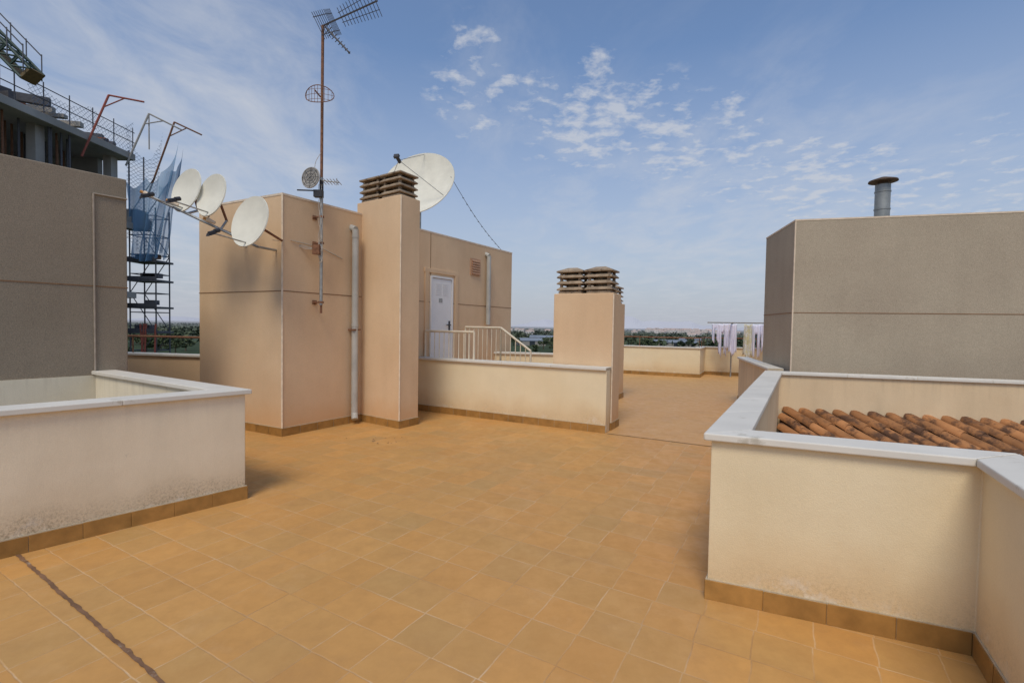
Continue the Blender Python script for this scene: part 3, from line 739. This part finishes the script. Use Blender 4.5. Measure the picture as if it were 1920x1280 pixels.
davit((-19.5,24.5,9.3),(-18.7,25,12.1),(-17.2,25.2,11.4),'conc_far','grey green steel bracket arm holding blue safety net',(-18.7,25,10.3))
davit((-19.2,25.6,8.2),(-18.1,26,12.1),(-16.9,26.4,11.6),'rusty','rusty steel bracket arm holding blue safety net')
cj=MB(); q_=V((-15.35,15.6,9.25)); p=V((-17.9,15.2,12.0)); 
dv=(q_-p); dn=dv.normalized(); a1=V((0,1,0)); a2=dn.cross(a1)
for s1 in (-.22,.22):
    for s2 in (-.2,.2): cj.rod(p+a1*s1+a2*s2,q_+a1*s1+a2*s2,.045,6,0)
for i in range(8):
    t0_=p.lerp(q_,i/8); t1_=p.lerp(q_,(i+1)/8)
    for s1 in (-.22,.22):
        cj.rod(t0_+a1*s1-a2*.2,t1_+a1*s1+a2*.2,.03,5,0); cj.rod(t0_+a1*s1+a2*.2,t0_+a1*s1-a2*.2,.03,5,0)
    cj.rod(t0_+a2*.2-a1*.22,t1_+a2*.2+a1*.22,.03,5,0)
cj.obox(q_-dn*.02,dn*.04,a1*.24,a2*.22,1)
cj.obox(q_-dn*1.0-a2*.22,dn*1.0,a1*.2,a2*.025,1)
for s1 in (-.3,.3):
    cj.rod(p+a1*s1+V((0,0,.8)),q_+a1*s1+V((0,0,.8)),.02,5,2)
    for i in range(7): t0_=p.lerp(q_,i/6); cj.rod(t0_+a1*s1,t0_+a1*s1+V((0,0,.85)),.018,5,2)
cj.rod(p+V((-4,0,3)),p,.2,6,0)
cj.rod(p+V((-3.9,0,3)),p+V((-3.9,0,-16)),.25,6,0)
thing(cj,'crane_jib',['green','yellow','steel'],'green lattice crane arm with ochre end frame over the building site','crane')

# ------------------------------------------------------------ landscape
GZ=-14.0
b=MB(); R=26000; K=64
b.add([(0,0,GZ)]+[(R*math.cos(2*math.pi*i/K),R*math.sin(2*math.pi*i/K),GZ) for i in range(K)],[(0,1+i,1+(i+1)%K) for i in range(K)])
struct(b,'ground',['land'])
b=MB(); random.seed(5)
def ridge(b,a0,a1,dist,hmax,n=120,seed=0):
    vs=[];fs=[]
    for i in range(n+1):
        a_=math.radians(a0+(a1-a0)*i/n); env=math.sin(math.pi*i/n)**.6
        h=hmax*env*(.35+.9*abs(noise.noise((i*.05+seed,seed,0)))+.15*noise.noise((i*.2+seed,3,0)))
        vs+=[(dist*math.sin(a_),dist*math.cos(a_),GZ-5),(dist*math.sin(a_)*1.03,dist*math.cos(a_)*1.03,GZ+max(h,5)),(dist*math.sin(a_)*1.2,dist*math.cos(a_)*1.2,GZ-5)]
        if i: k=3*i; fs+=[(k-3,k,k+1,k-2),(k-2,k+1,k+2,k-1)]
    b.add(vs,fs)
ridge(b,0,24,17000,700,seed=2.3); ridge(b,-45,-5,20000,200,seed=7); ridge(b,20,50,19000,300,seed=4)
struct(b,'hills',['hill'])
def treemesh(seed,h=6,w=3.2):
    random.seed(seed); b=MB(); b.rod((0,0,0),(0.1,0,h*.45),.22,6,1,.12)
    for k in range(4):
        a_=k*1.6; b.rod((0.1,0,h*.35),(math.cos(a_)*w*.35,math.sin(a_)*w*.35,h*.62),.09,5,1,.04)
    cl_=[(V((random.gauss(0,w*.27),random.gauss(0,w*.27),h*random.uniform(.42,.85))),random.uniform(.5,1.0)) for _ in range(11)]
    for c,r in cl_:
        for _ in range(34):
            dv_=V((random.gauss(0,1),random.gauss(0,1),random.gauss(0,.8))).normalized()*r*random.uniform(.6,1.1)*w*.3; q=c+dv_
            t1_=V((random.uniform(-1,1),random.uniform(-1,1),random.uniform(-1,1))).normalized()*.3; t2_=t1_.orthogonal().normalized()*.28
            b.add([q-t1_,q-t2_,q+t1_,q+t2_],[(0,1,2,3)],0)
    return b
protos=[]
random.seed(21)
specs=[]
for i in range(170):
    if random.random()<.42: az=random.uniform(-45,-34)
    else: az=random.uniform(-2,26)
    dist=random.choice([random.uniform(240,420),random.uniform(420,900)]); specs.append((az,dist,random.uniform(.7,1.5)))
for i,(az,dist,sc_) in enumerate(specs):
    if i<4:
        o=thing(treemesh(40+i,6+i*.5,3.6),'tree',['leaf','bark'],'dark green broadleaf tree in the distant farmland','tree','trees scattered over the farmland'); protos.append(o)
    else:
        o=protos[i%4].copy(); C.objects.link(o)
    a_=math.radians(az); o.location=(dist*math.sin(a_),dist*math.cos(a_),GZ); o.rotation_euler=(0,0,(i*1.7)%6.28); o.scale=(sc_*1.3,sc_*1.3,sc_)
b=MB(); random.seed(77)
for i in range(4200):
    az=random.uniform(-46,-32) if random.random()<.4 else random.uniform(-4,32); dist=random.choice([random.uniform(450,1100),random.uniform(900,3000)]); dist=round(dist/140)*140+random.uniform(-8,8)
    a_=math.radians(az); q=V((dist*math.sin(a_),dist*math.cos(a_),GZ+random.uniform(1,5)))
    for k in range(3):
        t1_=V((random.uniform(-1,1),random.uniform(-1,1),random.uniform(-.6,.6))).normalized()*random.uniform(2,4.5); t2_=t1_.cross(V((random.uniform(-1,1),random.uniform(-1,1),1))).normalized()*random.uniform(1.2,2.2)
        qq=q+V((random.uniform(-4,4),random.uniform(-4,4),0)); b.add([qq-t1_,qq-t2_,qq+t1_,qq+t2_],[(0,1,2,3)])
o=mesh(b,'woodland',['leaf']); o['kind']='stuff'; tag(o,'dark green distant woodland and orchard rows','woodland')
def house(w,dp,h):
    b=MB(); b.prism([(-w/2,-dp/2),(w/2,-dp/2),(w/2,dp/2),(-w/2,dp/2)],0,h,0)
    b.add([(-w/2-.3,-dp/2-.3,h),(w/2+.3,-dp/2-.3,h),(w/2+.3,dp/2+.3,h),(-w/2-.3,dp/2+.3,h),(-w/2,0,h+2),(w/2,0,h+2)],[(0,1,5,4),(2,3,4,5),(0,4,3),(1,2,5),(3,2,1,0)],1)
    for i in range(4):
        for j in range(max(1,int(h/3))): x=-w/2+w*(i+.5)/4; b.add([(x-.6,-dp/2-.05,1+3*j),(x+.6,-dp/2-.05,1+3*j),(x+.6,-dp/2-.05,2.3+3*j),(x-.6,-dp/2-.05,2.3+3*j)],[(0,1,2,3)],2)
    return b
hp=[thing(house(w,dp,h),'town_house',['townwall','townroof','glass'],'pale town house with tiled roof in the distance','house','distant town houses') for w,dp,h in ((14,10,7),(20,12,10),(11,10,5))]
random.seed(3)
for i in range(110):
    o=hp[i%3] if i<3 else hp[i%3].copy()
    if i>=3: C.objects.link(o)
    if i%6: az=random.gauss(19.5,2.2); dist=random.uniform(1500,2600)
    else: az=random.uniform(-2,24); dist=random.uniform(800,1600)
    a_=math.radians(az); o.location=(dist*math.sin(a_),dist*math.cos(a_),GZ+max(0,(dist-1500)*.006)); o.rotation_euler=(0,0,-a_+random.uniform(-.5,.5))
def shed(w,dp,h):
    b=MB(); b.prism([(-w/2,-dp/2),(w/2,-dp/2),(w/2,dp/2),(-w/2,dp/2)],0,h,0)
    b.add([(-w/2-.4,-dp/2-.4,h),(w/2+.4,-dp/2-.4,h),(w/2+.4,dp/2+.4,h),(-w/2-.4,dp/2+.4,h),(-w/2-.4,0,h+2.2),(w/2+.4,0,h+2.2)],[(0,1,5,4),(2,3,4,5),(0,4,3),(1,2,5),(3,2,1,0)],1)
    b.obox((0,-dp/2-.05,2),(2.2,0,0),(0,.04,0),(0,0,2),2); return b
for i,(az,dist,w,rot) in enumerate(((2.2,395,22,.2),(3.6,520,26,-.1),(18.6,430,34,.2),(20.3,560,36,.1),(-38,520,24,.2))):
    o=thing(shed(w,14,4.0),'warehouse',['shedwall','shed','glass'],'low warehouse with blue-grey gabled roof among fields','warehouse','warehouses among the fields')
    a_=math.radians(az); o.location=(dist*math.sin(a_),dist*math.cos(a_),GZ); o.rotation_euler=(0,0,-a_+rot)

# ------------------------------------------------------------ light and sky
sv=V((-.27,-.96,0)).normalized(); el=math.radians(56); tosun=V((sv.x*math.cos(el),sv.y*math.cos(el),math.sin(el)))
l=bpy.data.lights.new('sun','SUN'); l.energy=1.95; l.angle=math.radians(22.0); l.color=(1,.89,.72)
lo=bpy.data.objects.new('sun',l); lo.rotation_euler=tosun.to_track_quat('Z','Y').to_euler(); C.objects.link(lo)
W=bpy.data.worlds.new('World'); S.world=W; W.use_nodes=True; t=W.node_tree
class WN(NT):
    def __init__(s): s.t=t; s.pos=None
w=WN(); bg=t.nodes['Background']
sky=t.nodes.new('ShaderNodeTexSky'); sky.sky_type='NISHITA'; sky.sun_disc=False; sky.sun_elevation=el; sky.sun_rotation=math.atan2(tosun.x,tosun.y)%(2*math.pi)
sky.air_density=1.0; sky.dust_density=1.2; sky.ozone_density=1.5; sky.altitude=50
tc=t.nodes.new('ShaderNodeTexCoord'); D=tc.outputs['Generated']
x,y,z=w.sep(D); zc=w.math('ADD',w.math('MAXIMUM',z,0.0),.07)
pv=w.n('ShaderNodeCombineXYZ',X=w.math('DIVIDE',x,zc),Y=w.math('DIVIDE',y,zc),Z=0.0).outputs[0]
def lobe(u,v,width,amt):
    k=V((u-960,907,-(v-611))).normalized()
    dt=w.n('ShaderNodeVectorMath',{'operation':'DOT_PRODUCT'},i0=D,i1=tuple(k)).outputs['Value']
    c1=math.cos(math.radians(width)); return w.rng(dt,c1,1,0,amt)
def addall(ls):
    a=ls[0]
    for q in ls[1:]: a=w.math('ADD',a,q)
    return a
puff_mask=addall([lobe(890,165,7,.85),lobe(1090,205,7,.9),lobe(1210,240,7,.7),lobe(1300,295,7,.6),lobe(1550,350,7,.85),lobe(1830,375,9,.65),lobe(1450,310,6,.6),lobe(1380,210,4,.4),lobe(1050,265,6,.4)])
n1=w.noise(9.0,9,vec=pv,rough=.6,dist=.15)
puff=w.rng(w.math('ADD',n1,w.math('MULTIPLY',puff_mask,.15)),.595,.76)
puff=w.math('MULTIPLY',puff,w.rng(puff_mask,.05,.45))
veil_mask=addall([lobe(250,260,20,.95),lobe(480,330,15,.4),lobe(520,150,11,.28),lobe(900,170,9,.35),lobe(1150,400,16,.45),lobe(1500,400,18,.5)])
n3=w.noise(3.0,10,vec=w.mapv(pv,(1,.6,1),(0,0,.35)),rough=.62,dist=.4)
veil=w.math('MULTIPLY',w.rng(w.math('ADD',n3,w.math('MULTIPLY',veil_mask,.20)),.50,.95),w.rng(veil_mask,0,.6,.14,.74))
cm=w.math('MAXIMUM',w.math('MULTIPLY',puff,.68),veil,clamp=True)
base=w.mix(1,sky.outputs[0],(.92,1.07,1.2),'MULTIPLY')
hz=w.rng(z,0.0,.48,.97,0.08)
base=w.mix(hz,base,(3.65,3.85,4.4))
col=w.mix(cm,base,(4.8,4.95,5.3))
t.links.new(col,bg.inputs[0]); bg.inputs[1].default_value=.125

# ------------------------------------------------------------ camera
cam=bpy.data.cameras.new('camera'); cam.lens=17.0; cam.sensor_width=36; cam.clip_start=.05; cam.clip_end=60000
co=bpy.data.objects.new('camera',cam); C.objects.link(co); S.camera=co
co.matrix_world=Matrix.Translation((0,0,1.6))@Matrix.Rotation(math.radians(90-1.83),4,'X')@Matrix.Rotation(math.radians(.95),4,'Z')
S.view_settings.view_transform='Standard'; S.view_settings.look='None'; S.view_settings.exposure=0
